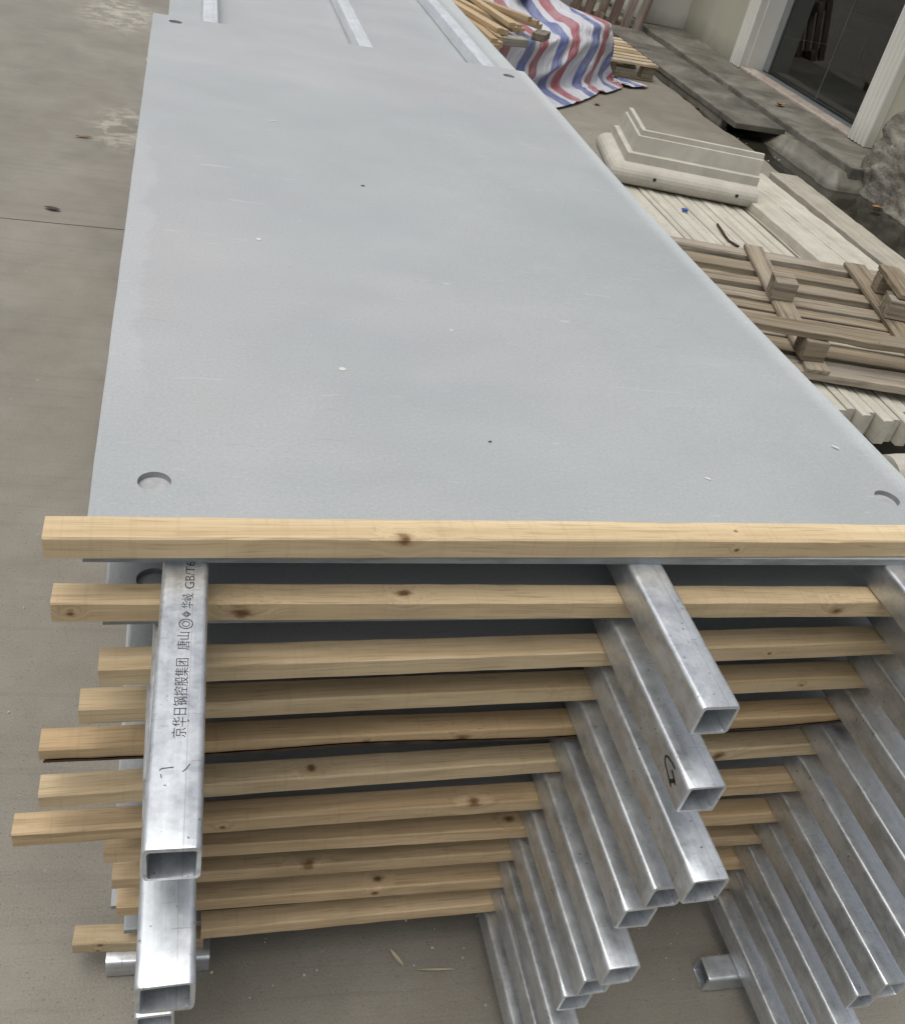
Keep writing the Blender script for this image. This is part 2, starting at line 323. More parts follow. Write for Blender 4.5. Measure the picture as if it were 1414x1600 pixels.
CHIP = plain('white_chip', (.66, .66, .63), .8); BLUE = plain('blue_plastic', (.03, .11, .42), .35, bump=0)
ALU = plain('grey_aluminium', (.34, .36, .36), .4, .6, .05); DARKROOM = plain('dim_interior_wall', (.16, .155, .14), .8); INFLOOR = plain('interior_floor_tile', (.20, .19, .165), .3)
WRAPR = plain('maroon_wrapped_goods', (.20, .06, .06), .35); WRAPB = plain('navy_wrapped_goods', (.04, .05, .13), .35); CARD = plain('brown_carton', (.28, .19, .11), .8); GREENW = plain('green_board', (.08, .20, .11), .6)

# ------------------------------------------------------------------ the setting
def sheet(name, x0, x1, y0, y1, z, m, nx=1, ny=1, parent=None):
    V = [(x0 + (x1 - x0) * i / nx, y0 + (y1 - y0) * j / ny, z) for j in range(ny + 1) for i in range(nx + 1)]
    F = [(j * (nx + 1) + i, j * (nx + 1) + i + 1, (j + 1) * (nx + 1) + i + 1, (j + 1) * (nx + 1) + i) for j in range(ny) for i in range(nx)]
    return obj(name, mesh(name, V, F, m), parent)
tag(sheet('ground', -150, 150, -150, 150, -.055, WET), kind='structure')
pave = tag(empty('pavement'), kind='structure')
def bay(y0, y1, x0, xr, seed):
    """one cast bay of the yard with a worn right-hand edge"""
    n = int((y1 - y0) / .12); top, bot = [], []
    for i in range(n + 1):
        y = y0 + (y1 - y0) * i / n; e = xr + noise.noise(Vector((y * 1.3, seed, 0))) * .10 + noise.noise(Vector((y * 6, seed, 3))) * .03
        top.append((x0, y, 0)); top.append((e - .015, y, 0)); top.append((e, y, -.012)); top.append((e + .02, y, -.06))
    F = []
    for i in range(n):
        for k in range(3): F.append((i * 4 + k, i * 4 + k + 1, i * 4 + k + 5, i * 4 + k + 4))
    b = len(top); top += [(x0, y0, -.054), (xr, y0, -.054), (x0, y1, -.054), (xr, y1, -.054)]
    F += [(0, b, b + 1, 2, 1), (n * 4, n * 4 + 1, n * 4 + 2, b + 3, b + 2)]
    return obj('concrete_bay', mesh('concrete_bay', top, F, CONC), pave)
bay(-8, 3.204, -12, 4.13, 1); bay(3.211, 24, -12, 4.20, 2)

# gutter: bed, standing water, cover slab
def blob_sheet(name, pts, z, m, kind):
    V = [(x, y, z) for x, y in pts]; return tag(obj(name, mesh(name, V, [tuple(range(len(V)))], m)), kind=kind)
pts = []
random.seed(4)
for i in range(40):
    a = i / 40 * 2 * math.pi; x = 4.50 + .36 * math.copysign(abs(math.cos(a)) ** .6, math.cos(a)); y = 4.55 + 1.75 * math.copysign(abs(math.sin(a)) ** .7, math.sin(a))
    pts.append((x + noise.noise(Vector((y * 3, a, 0))) * .07, y))
blob_sheet('puddle_water', pts, -.034, WATER, 'structure')
g = tag(empty('gutter'), kind='structure')
V, F = [], []
nx, ny = 60, 150
for j in range(ny + 1):
    for i in range(nx + 1):
        x = 4.12 + .72 * i / nx; y = 2.4 + 9.4 * j / ny; wv = .045 * noise.noise(Vector((y * 2.6, 0, 5))) + .02 * noise.noise(Vector((y * 9, 0, 5)))
        e = max(0, min(1, (x - 4.50 + wv * 1.3) / .14)) ** 1.2 * max(0, min(1, (y - 5.18) / .08))      # ledge at the foot of the step
        V.append((x, y, -.052 + noise.noise(Vector((x * 5, y * 3, 1))) * .012 + noise.noise(Vector((x * 19, y * 15, 1))) * .005 + .118 * e))
F = [(j * (nx + 1) + i, j * (nx + 1) + i + 1, (j + 1) * (nx + 1) + i + 1, (j + 1) * (nx + 1) + i) for j in range(ny) for i in range(nx)]
obj('gutter_bed', mesh('gutter_bed', V, F, WET, True), g)
cov = obj('gutter_cover', box_mesh('gutter_cover', .45, 3.6, .045, COVER, .006, 2, .006, 3, 30), loc=(4.42, 7.95, .048), rot=(0, 0, R(.3)))
tag(cov, 'long stained concrete slab bridging the wet gutter in front of the doorstep', 'cover slab')
for y in (6.75, 8.0, 9.3):
    for x in (4.27, 4.57):
        sup = obj('cover_support', box_mesh('cover_support', .10, .14, .105, WET, .008, 1, .006, y * 2), cov); sup.location = (x - 4.42, y - 7.95, -.105)

kb = obj('cover_kerb', box_mesh('cover_kerb', .07, 3.3, .100, WET, .008, 1, .008, 6, 24), cov); kb.location = (-.175, .10, -.1005)

# building: step, walls, door
bld = empty('building', (5.25, 7.2, 0)); tag(bld, 'beige rendered building with white fluted door casing and glass doors', 'building')
def part(name, me, parent, loc, rot=None):
    """child placed at a world location under an unrotated parent"""
    o = obj(name, me, parent); o.location = Vector(loc) - parent.matrix_basis.translation
    if parent.parent is not None: o.location -= parent.parent.matrix_basis.translation
    if rot: o.rotation_euler = rot
    return o
st = part('doorstep', box_mesh('doorstep', .57, 5.2, .185, STEP, .012, 2, .009, 5, 50), bld, (4.985, 7.85, -.065))
WX = 5.25
def wallbox(name, x0, x1, y0, y1, z0, z1, m): return part(name, box_mesh(name, x1 - x0, y1 - y0, z1 - z0, m, .006), bld, ((x0 + x1) / 2, (y0 + y1) / 2, z0))
wallbox('wall', WX, WX + .30, 8.22, 9.62, .10, 3.6, BEIGE)
wallbox('wall', WX, WX + .30, 2.2, 5.93, -.05, 3.6, BEIGE)
wallbox('wall', WX, WX + .30, 5.932, 8.218, 2.55, 3.598, BEIGE)
wallbox('pilaster', 4.74, 5.55, 9.625, 11.4, .12, 3.6, OFFWHITE)
def casing(y0, y1):
    """fluted casing: four flutes across its face, which looks towards -x"""
    w = y1 - y0; prof = [(WX - .001, y0)]; x = 5.165; n = 4
    prof.append((x + .012, y0)); prof.append((x + .002, y0 + .008))
    for k in range(n):
        a = y0 + .015 + (w - .03) * k / n; b = y0 + .015 + (w - .03) * (k + 1) / n
        prof += [(x, a + .006)]
        for i in range(7):
            f = i / 6; prof.append((x + .020 * math.sin(math.pi * f), a + .008 + (b - a - .016) * f))
        prof += [(x, b - .006)]
    prof += [(x + .002, y1 - .008), (x + .012, y1), (WX - .001, y1)]
    return extrude_profile('door_casing', prof, 2.5, WHITE, axis='Z')
for y0, y1 in ((8.10, 8.30), (5.85, 6.09)): part('door_casing', casing(y0, y1), bld, (0, 0, .125))
wallbox('door_reveal', WX - .004, 5.50, 8.095, 8.217, .123, 2.55, WHITE); wallbox('door_reveal', WX - .004, 5.50, 5.935, 6.095, .123, 2.55, WHITE)
wallbox('door_header', WX - .085, 5.50, 6.10, 8.09, 2.40, 2.62, WHITE)
wallbox('threshold', 5.185, 5.33, 6.10, 8.09, .115, .142, MARBLE)
wallbox('threshold', 5.332, 5.56, 6.10, 8.09, .112, .134, ALU)
for k, (y0, y1) in enumerate(((6.10, 7.092), (7.098, 8.09))):
    leaf = part('door', box_mesh('door', .012, y1 - y0 - .012, 2.24, GLASS, 0), bld, (5.445, (y0 + y1) / 2, .15))
    part('door_stile', box_mesh('door_stile', .04, .028 if k == 0 else .10, 2.25, ALU, .002), leaf, (5.445, y0 + .016 if k == 0 else y1 - .052, .142))
    part('door_seal', box_mesh('door_seal', .013, .003, 2.24, DARKROOM, 0), leaf, (5.445, y1 - .002 if k == 0 else y0 + .002, .15))
# room behind the glass
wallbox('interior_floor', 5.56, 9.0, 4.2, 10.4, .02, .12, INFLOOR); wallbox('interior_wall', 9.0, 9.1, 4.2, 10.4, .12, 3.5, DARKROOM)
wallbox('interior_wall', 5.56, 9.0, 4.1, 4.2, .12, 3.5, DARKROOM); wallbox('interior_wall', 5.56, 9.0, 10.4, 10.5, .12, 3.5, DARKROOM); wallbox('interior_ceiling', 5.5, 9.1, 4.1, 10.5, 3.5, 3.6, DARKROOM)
random.seed(11)
for i, (x, y, sx, sy, sz, m, lab) in enumerate(((7.2, 8.9, .9, .7, .55, WRAPB, 'navy wrapped bundle standing behind the left glass door'), (7.9, 8.0, .8, .8, .8, WRAPR, 'maroon wrapped bundle deep inside the doorway'), (7.3, 7.5, .7, .6, .62, CARD, 'brown carton standing behind the middle of the glass doors'), (8.6, 6.8, .1, .8, 1.4, GREENW, 'green board leaning at the back of the dim room'))):
    b = obj('wrapped_bundle' if i < 2 else ('carton' if i == 2 else 'green_board'), box_mesh('goods', sx, sy, sz, m, .05 if i < 2 else .008, 3, .03 if i < 2 else .004, i, 8), loc=(x, y, .122), rot=(0, 0, R(random.uniform(-20, 20)) if i < 3 else 0))
    tag(b, lab, ('bundle', 'bundle', 'carton', 'board')[i])

# rough rendered buttress right of the step
bm = bmesh.new(); bmesh.ops.create_cube(bm, size=1); bmesh.ops.subdivide_edges(bm, edges=bm.edges[:], cuts=60, use_grid_fill=True)
for v in bm.verts:
    c = v.co.copy(); x = 5.03 + c.x * .42; y = 4.33 + c.y * 1.95; z = -.06 + (c.z + .5) * 1.15
    t_ = c.z + .5; x += t_ * .10 * (1 if c.x < 0 else 0); y -= t_ * .18 * (1 if c.y > 0 else 0) 
    p = Vector((x, y, z)); d = noise.noise(p * 2.3) * .05 + noise.noise(p * 6) * .05 + abs(noise.noise(p * 11)) * .05 + noise.noise(p * 24) * .022 + noise.noise(p * 50) * .012
    v.co = p + Vector((-d if c.x < 0 else 0, d * .6 if c.y > 0 else 0, d * .5))
rb = obj('rough_buttress', bm_to('rough_buttress', bm, ROUGH, True)); tag(rb, 'rough lumpy cement buttress beside the white door casing', 'buttress')

# ------------------------------------------------------------------ front stack
PITCH, SL, TU, TI, TOP = .090, .012, .048, .030, 1.010
TW = .049
def panel_mesh(W, L, holes, hr=.0195, sag=0.0, seed=0):
    """thin panel, near-left corner at the origin, top at z=0; four shallow round recesses; far/right edges may sag"""
    hs_ = .034
    xs = sorted({0, .0025, .30, .55, .80, .95, W - .0025, W} | {round(h[0] + s * hs_, 5) for h in holes for s in (-1, 1)})
    ys = sorted({0, .0025, L - .0025, L} | {round(L * i / 24, 5) for i in range(1, 24)} | {round(h[1] + s * hs_, 5) for h in holes for s in (-1, 1)})
    ys = [y for i, y in enumerate(ys) if not any(h[1] - hs_ + 1e-4 < y < h[1] + hs_ - 1e-4 for h in holes)]
    xs = [x for x in xs if not any(h[0] - hs_ + 1e-4 < x < h[0] + hs_ - 1e-4 for h in holes)]
    V, F = [], []; idx = {}; floors = []
    def vid(x, y, z):
        k = (round(x, 5), round(y, 5), round(z, 5))
        if k not in idx: idx[k] = len(V); V.append(list(k))
        return idx[k]
    def top(x, y): return vid(x, y, -.0014 if (x in (0, W) or y in (0, L)) else 0)
    for i in range(len(xs) - 1):
        for j in range(len(ys) - 1):
            x0, x1, y0, y1 = xs[i], xs[i + 1], ys[j], ys[j + 1]
            h = next((h for h in holes if x0 < h[0] < x1 and y0 < h[1] < y1), None)
            if h is None: F.append((top(x0, y0), top(x1, y0), top(x1, y1), top(x0, y1))); continue
            n = 32; ring = [(h[0] + hr * math.cos(2 * math.pi * k / n), h[1] + hr * math.sin(2 * math.pi * k / n)) for k in range(n)]
            sq = []
            for k in range(n):
                a = 2 * math.pi * k / n; c_, s_ = math.cos(a), math.sin(a); m_ = max(abs(c_), abs(s_)); sx, sy = c_ / m_, s_ / m_
                px = h[0] + sx * hs_; py = h[1] + sy * hs_
                px = x0 if abs(sx + 1) < 1e-6 else x1 if abs(sx - 1) < 1e-6 else px; py = y0 if abs(sy + 1) < 1e-6 else y1 if abs(sy - 1) < 1e-6 else py
                sq.append(vid(px, py, 0))
            r0 = [vid(x, y, 0) for x, y in ring]; r1 = [vid(h[0] + (x - h[0]) * .96, h[1] + (y - h[1]) * .96, -.0075) for x, y in ring]
            for k in range(n):
                q = (k + 1) % n; F.append((sq[k], sq[q], r0[q], r0[k])); F.append((r0[k], r0[q], r1[q], r1[k]))
            F.append(tuple(r1)); floors.append(len(F) - 1)
    nx, ny = len(xs), len(ys)
    bot = [[vid(x, y, -SL) for y in ys] for x in xs]
    for i in range(nx - 1):
        for j in range(ny - 1): F.append((bot[i][j], bot[i][j + 1], bot[i + 1][j + 1], bot[i + 1][j]))
    for i in range(nx - 1):
        F.append((bot[i][0], bot[i + 1][0], top(xs[i + 1], 0), top(xs[i], 0))); F.append((bot[i + 1][-1], bot[i][-1], top(xs[i], L), top(xs[i + 1], L)))
    for j in range(ny - 1):
        F.append((bot[0][j + 1], bot[0][j], top(0, ys[j]), top(0, ys[j + 1]))); F.append((bot[-1][j], bot[-1][j + 1], top(W, ys[j + 1]), top(W, ys[j])))
    for v in V:
        t_ = v[1] / L; w = max(0, (v[0] - .70) / (W - .70)) ** 1.2
        v[2] -= sag * w * math.sin(math.pi * min(1, max(0, t_))) ** 1.5
        if v[0] in (0, W): v[0] += noise.noise(Vector((v[1] * 9, seed, 0))) * .0012
        if v[1] in (0, L): v[1] += noise.noise(Vector((v[0] * 9, seed, 4))) * .0012
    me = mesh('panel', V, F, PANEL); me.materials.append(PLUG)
    for i in floors: me.polygons[i].material_index = 1
    return me
ORD = ['topmost', 'second', 'third', 'fourth', 'fifth', 'sixth', 'seventh', 'eighth', 'ninth', 'tenth', 'eleventh']
GRP_P = 'panels of the front stack'
pm_top = panel_mesh(1.2, 2.4875, ((.070, .131), (1.127, .140), (.066, 2.416), (1.12, 2.395)), sag=.0173)
pm = panel_mesh(1.18, 2.46, ((.053, .063), (1.11, .125), (.053, 2.335), (1.11, 2.335)), seed=3)
px_off = [0, .018, .042, .034, .034, .026, .020, .030, .012, .006, .024]
py_off = [0, -.006, .020, .030, .034, .028, .030, .034, .050, .055, .060]
for k in range(11):
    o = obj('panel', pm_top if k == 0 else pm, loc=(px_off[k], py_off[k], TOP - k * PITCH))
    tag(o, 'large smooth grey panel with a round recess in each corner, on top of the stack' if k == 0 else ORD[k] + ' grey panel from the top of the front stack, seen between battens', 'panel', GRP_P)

# square tubes
def tube_mesh(L, seed, w=TW, h=TU, wall=.0046, r=.0055, m=None):
    """hollow square tube: axis along +y from the cut near end at y=0; top at z=0, centred in x"""
    def ring(w_, h_, r_, y, jit):
        out = []
        for cx, cz, a0 in ((1, 1, 0), (-1, 1, 90), (-1, -1, 180), (1, -1, 270)):
            for i in range(5):
                a = R(a0 + 22.5 * i); p = Vector((cx * (w_ / 2 - r_) + r_ * math.cos(a), y, -h / 2 + cz * (h_ / 2 - r_) + r_ * math.sin(a)))
                if jit: p += noise.noise_vector(p * 130 + Vector((seed * 5.1, seed, 0))) * jit
                out.append(p)
        return out
    V, F = [], []; n = 20
    rings = [ring(w, h, r, L, 0), ring(w, h, r, L * .5, 0), ring(w, h, r, .03, 0), ring(w, h, r, .003, .0008), ring(w - .0012, h - .0012, r, 0, .0012), ring(w - 2 * wall + .001, h - 2 * wall + .001, .003, 0, .0012), ring(w - 2 * wall, h - 2 * wall, .003, .004, .0006), ring(w - 2 * wall, h - 2 * wall, .003, L, 0)]
    for rg in rings: V += rg
    for i in range(len(rings) - 1):
        for k in range(n): F.append((i * n + k, i * n + (k + 1) % n, (i + 1) * n + (k + 1) % n, (i + 1) * n + k))
    e = (len(rings) - 1) * n
    for k in range(n): F.append((e + k, e + (k + 1) % n, (k + 1) % n, k))
    me = mesh('square_tube', V, F, m or GALV); bm = bmesh.new(); bm.from_mesh(me); bmesh.ops.recalc_face_normals(bm, faces=bm.faces[:]); bm.to_mesh(me); bm.free()
    for p in me.polygons: p.use_smooth = True
    me.set_sharp_from_angle(angle=R(35)); return me
TUBES = [tube_mesh(2.62, s) for s in range(3)]; SHORT = tube_mesh(.60, 7)
def tube(x, y, k, label, group, dx=0.0, me=None, z=None):
    """top-left corner of the near end at (x,y); dx = sideways drift per metre"""
    o = obj('square_tube', me or TUBES[k % 3], loc=(x + TW / 2, y, (TOP - SL - (k - 1) * PITCH) if z is None else z), rot=(0, 0, -math.atan(dx)))
    return tag(o, label, 'tube', group)
GM, GR, GL = 'tubes of the middle column', 'tubes of the right-hand column', 'tubes of the left-hand column'
mid = [(.647, -.232), (.648, -.271), (.660, -.332), (.660, -.288), (.660, -.266), (.654, -.297), (.654, -.269), (.656, -.249), (.659, -.300), (.666, -.315), (.662, -.330)]
mlab = ['topmost galvanised square tube of the middle column, jutting out under the top panel', 'second tube from the top of the middle column, marked with a black letter G', 'third tube from the top of the middle column, black-speckled, jutting out farthest']
midobj = []
for i, (x, y) in enumerate(mid):
    midobj.append(tube(x, y, i + 1, mlab[i] if i < 3 else ORD[i] + ' galvanised square tube from the top of the middle column', GM))
rgt = [(1.037, -.26), (1.100, -.30), (1.112, -.31), (1.116, -.33), (1.117, -.335), (1.121, -.34), (1.121, -.330), (1.134, -.306), (1.136, -.35), (1.148, -.36), (1.146, -.34)]
for i, (x, y) in enumerate(rgt):
    tube(x, y, i + 1, ORD[i] + ' galvanised square tube from the top of the right-hand column', GR, me=SHORT if i == 0 else None)
lft = [(.073, -.354, .027), (.070, -.423, .006), (.066, -.15, 0), (.064, -.14, 0), (.062, -.15, 0), (.060, -.14, 0), (.057, -.244, 0), (.056, -.15, 0), (.054, -.12, 0), (.056, -.12, 0), (.056, -.10, 0)]
leftobj = []
for i, (x, y, dx) in enumerate(lft):
    lab = {0: 'front left galvanised square tube printed with black Chinese characters', 1: 'plain square tube reaching farthest out, just below the printed tube', 6: 'square tube end at the bottom edge of the picture below the two left tubes'}.get(i, ORD[i] + ' square tube of the left column, hidden behind the printed tube')
    leftobj.append(tube(x, y, i + 1, lab, GL, dx))
# black printing on the left tube, running along its top face
def lettering(txt, size, parent, x, y, squeeze=1.0, thin=0.0):
    cu = bpy.data.curves.new('printed_text', 'FONT'); cu.body = txt; cu.size = size; cu.fill_mode = 'FRONT'; cu.offset = -thin; cu.space_character = 1.0; cu.resolution_u = 3
    tmp = bpy.data.objects.new('printed_text', cu); COL.objects.link(tmp); dg = bpy.context.evaluated_depsgraph_get(); dg.update()
    me = bpy.data.meshes.new_from_object(tmp.evaluated_get(dg)); bpy.data.objects.remove(tmp); me.materials.clear(); me.materials.append(INK)
    xs = [v.co.x for v in me.vertices] or [0]; w = max(xs) - min(xs); m0 = min(xs)
    for v in me.vertices: v.co.x = (v.co.x - m0) / max(w, 1e-6) * squeeze
    o = obj('printed_text', me, parent); o.location = (x, y, .00035); o.rotation_euler = (0, 0, R(90)); return o
L1 = leftobj[0]; yl = -.354
for txt, sz, a, b, xx in (('京华日钢控股集团', .0142, -.240, -.143, .0065), ('唐山', .0138, -.131, -.107, .0065), ('华岐', .0135, -.072, -.050, .0085), ('GB/T6725', .0145, -.042, .026, .010)):
    lettering(txt, sz, L1, xx, a - yl, b - a, .00014)
def ink_path(name, pts, w, parent, plane):
    """a flat pen stroke through 2-D points laid on a face of its parent"""
    V, F = [], []; n = len(pts)
    for i, p in enumerate(pts):
        a = Vector(pts[max(i - 1, 0)]); b = Vector(pts[min(i + 1, n - 1)]); d = (b - a).normalized() if (b - a).length else Vector((1, 0)); q = Vector((-d.y, d.x)) * w / 2; c = Vector(p)
        V += [plane(c + q), plane(c - q)]
    F = [(2 * i, 2 * i + 1, 2 * i + 3, 2 * i + 2) for i in range(n - 1)]
    return obj(name, mesh(name, V, F, INK), parent)
topface = lambda c: Vector((c.x, c.y, .00035))
def circ(cx, cy, r, n=20): return [(cx + r * math.cos(2 * math.pi * i / n), cy + r * math.sin(2 * math.pi * i / n)) for i in range(n + 1)]
ink_path('printed_emblem', circ(.003, -.095 - yl, .0068), .0009, L1, topface); ink_path('printed_emblem', circ(.003, -.095 - yl, .0040, 6), .0008, L1, topface)
ink_path('printed_emblem', circ(.003, -.081 - yl, .0042, 4), .0009, L1, topface); ink_path('printed_emblem', circ(.003, -.081 - yl, .0018, 8), .0008, L1, topface)
for pts_ in ([(-.014, .078), (-.012, .080), (-.002, .081)], [(.006, .076), (.009, .079), (.012, .084)], [(-.012, .070), (-.0125, .074)]): ink_path('pen_mark', pts_, .0008, L1, topface)
M2 = midobj[1]
side = lambda c: Vector((-TW / 2 - .0004, c.x + .271, c.y - .908))
for pts_, w in (([(-.2386, .8983), (-.231, .8982), (-.2226, .8966), (-.2175, .8945), (-.2152, .891), (-.2165, .887), (-.221, .8837), (-.2295, .8807), (-.2366, .8782), (-.2413, .8762), (-.2461, .8755)], .0025), ([(-.2344, .8909), (-.2409, .889), (-.246, .8864), (-.2504, .8846)], .0028), ([(-.2401, .8776), (-.2430, .8820), (-.2462, .8873)], .0050)): ink_path('marker_letter', pts_, w, M2, side)

# short cross tubes on the ground and the stub of batten beside them
sc = tube_mesh(.172, 11); 
tag(obj('cross_tube', sc, loc=(-.004, .060, .0484), rot=(0, 0, R(-93))), 'short galvanised tube lying crosswise on the ground under the left tubes', 'tube', 'short cross tubes under the stack')
tag(obj('cross_tube', tube_mesh(.30, 12), loc=(1.086, -.098, .0484), rot=(0, 0, R(-92))), 'short galvanised tube offcut lying crosswise under the right-hand tubes', 'tube', 'short cross tubes under the stack')
tag(obj('cross_tube', tube_mesh(1.26, 13), loc=(-.02, 2.20, .0484), rot=(0, 0, R(-90))), 'long galvanised tube lying crosswise under the far end of the front stack', 'tube', 'short cross tubes under the stack')
tag(obj('cross_tube', tube_mesh(.16, 14), loc=(.62, .16, .0484), rot=(0, 0, R(-90))), 'short galvanised tube lying crosswise under the middle tubes', 'tube', 'short cross tubes under the stack')

# pine battens
def batten_mesh(L, D, Hh, m, seed, bow=.0, rough=.0008, nseg=44, wane=0.0):
    """sawn batten: left end at x=0, front face at y=0, top at z=0"""
    c = .0022; prof = [(0, -c), (c, 0), (D - c, 0), (D, -c), (D, -Hh + c), (D - c, -Hh), (c, -Hh), (0, -Hh + c)]
    V, F = [], []; n = 8
    for i in range(nseg + 1):
        t_ = i / nseg; x = L * t_; b = bow * math.sin(math.pi * t_); tw = noise.noise(Vector((t_ * 2, seed, 9))) * .012
        for k, (y, z) in enumerate(prof):
            if wane and k in (6, 7):
                a = wane * (max(0, noise.noise(Vector((x * 3.5, seed, 2))) * 1.1 + .55)); y, z = (y + a, z) if k == 6 else (y, z + a)
            p = Vector((x, y + b - (z + Hh / 2) * tw, z + (y - D / 2) * tw)); q = Vector((x * 26, k * 3.7 + seed * 5, seed)); q2 = Vector((x * 6, k * .9 + seed * 5, seed))
            p.y += noise.noise(q) * rough + noise.noise(q2) * rough * 1.2; p.z += noise.noise(q + Vector((0, 0, 8))) * rough * .8
            if i == 0: p.x += noise.noise(Vector((y * 60, z * 60, seed))) * .002
            V.append(p)
    for i in range(nseg):
        for k in range(n): F.append((i * n + k, (i + 1) * n + k, (i + 1) * n + (k + 1) % n, i * n + (k + 1) % n))
    F.append(tuple(range(n))); F.append(tuple(nseg * n + k for k in range(n))[::-1])
    me = mesh('batten', V, F, m); bm = bmesh.new(); bm.from_mesh(me); bmesh.ops.recalc_face_normals(bm, faces=bm.faces[:]); bm.to_mesh(me); bm.free(); return me
# front-top edge: left end (x,y), a second point (x,y), depth, tint, knots (along, on top 't' / front 'f' / arris 'a', size)
PINE = (.655, .520, .325); PINE_D = (.465, .340, .185)
bt = [
 ((-.037, -.010), (1.049, .002), .0376, 1.08, [(.385, 'a', .0085), (.83, 't', .003), (.829, 'f', .003)], .06, 0),
 ((-.034, -.014), (1.081, -.025), .034, .98, [(.396, 't', .008), (.203, 'f', .010), (.020, 'f', .004), (1.01, 'f', .0075)], .12, .001),
 ((.013, -.030), (1.119, -.015), .036, .93, [(.90, 'f', .003)], .10, 0),
 ((-.013, -.012), (1.119, -.003), .035, .92, [(1.03, 'f', .003), (.62, 'a', .003)], .18, .001),
 ((-.065, .000), (1.118, -.003), .036, .78, [(.56, 'f', .008), (.42, 'f', .005)], .30, 0),
 ((-.071, -.005), (1.121, .006), .036, .96, [(1.02, 'f', .011), (.36, 't', .006)], .25, .002),
 ((-.111, .000), (1.118, -.003), .036, .90, [(.66, 'a', .009), (.28, 'f', .004)], .22, 0),
 ((.003, .020), (1.121, -.004), .036, .98, [(.63, 't', .007)], .25, 0),
 ((.012, .030), (1.131, .008), .036, .86, [(.30, 'a', .009)], .30, .001),
 ((.016, .034), (1.137, .011), .036, .96, [(.42, 'f', .006), (.425, 't', .007)], .30, 0),
 ((.150, .029), (.659, .025), .036, 1.0, [(.55, 't', .004)], .22, 0)]
blab = ['pale pine batten laid along the near edge of the top grey panel', 'second pine batten from the top, with round knots on its front face', 'third pine batten from the top, clean and nearly knot-free', 'fourth pine batten from the top', 'fifth pine batten from the top, dark bark along its lower edge', 'sixth pine batten from the top', 'seventh pine batten from the top, jutting out farthest to the left', 'eighth pine batten from the top', 'ninth pine batten from the top', 'tenth pine batten from the top', 'lowest long pine batten of the front stack, just above bare concrete']
GB = 'pine battens across the front of the stack'
for i, (a, b, D, tint, kn, stn, bow) in enumerate(bt):
    dx, dy = b[0] - a[0], b[1] - a[1]; ang = math.atan2(dy, dx); Lb = 1.32 - a[0] * .6
    kk = []
    for (s, w, sz) in kn: kk.append((s + .0, {'t': D * .5, 'f': 0, 'a': .004}[w], {'t': 0, 'f': -.016, 'a': -.003}[w], sz))
    hue = ((1, 1, 1), (1, .985, .97), (1.02, 1.02, 1.04), (1.03, 1.02, 1.02), (1.04, .95, .86), (1.02, 1.02, 1.04), (1.06, 1.01, .99), (1.08, 1.04, 1.03), (1.08, 1.02, .99), (1.08, 1.02, .98), (1.12, 1.07, 1.05))[i]
    m = m_wood('sawn_pine', [c * tint * h for c, h in zip(PINE, hue)], [c * tint * h * (.92 if i > 3 else 1) for c, h in zip(PINE_D, hue)], kk, stn + (.0 if i == 0 else .16), i + 1.0)
    o = obj('batten', batten_mesh(Lb, D, TI, m, i + 1, bow, wane=.016 if i == 4 else 0), loc=(a[0], a[1], TOP + TI - i * PITCH), rot=(0, 0, ang))
    tag(o, blab[i], 'batten', GB)
    if i == 4:   # bark left on the waney lower arris
        V, F = [], []
        for s in range(60):
            x = .004 + s * (Lb - .01) / 59; w_ = .016 * max(0, noise.noise(Vector((x * 3.5, 5, 2))) * 1.1 + .55) + .001; j = noise.noise(Vector((x * 40, 1, 1))) * .0012
            V += [(x, -.0025 + j, -TI + .002 + w_), (x, -.001 + w_ * .28, -TI - .001 + w_ * .28 + j), (x, .002 + w_, -TI - .0004), (x, .004 + w_, -TI + .004 + w_)]
        for s in range(59):
            for k in range(3): F.append((s * 4 + k, s * 4 + k + 1, s * 4 + k + 5, s * 4 + k + 4))
        obj('bark_edge', mesh('bark_edge', V, F, BARK, True), o)
mw = m_wood('sawn_pine_stub', [c * .78 for c in PINE], [c * .70 for c in PINE_D], [(.045, 0, -.006, .004), (.04, 0, -.024, .003)], .35, 20.0)
tag(obj('batten_stub', batten_mesh(.215, .036, TI, mw, 31, 0, nseg=10), loc=(-.059, .060, .0785), rot=(0, 0, R(-4))), 'short stub of pine batten on a cross tube at the bottom left', 'batten')
mh = m_wood('sawn_pine_hidden', PINE, PINE_D, [], .2, 25.0); hm = batten_mesh(1.24, .036, TI, mh, 40, 0, nseg=8)
for i in range(1, 11):
    tag(obj('batten', hm, loc=(-.01, 2.18, TOP + TI - i * PITCH)), 'pine batten buried at the far end inside the front stack', 'batten', 'battens at the far end of the front stack')

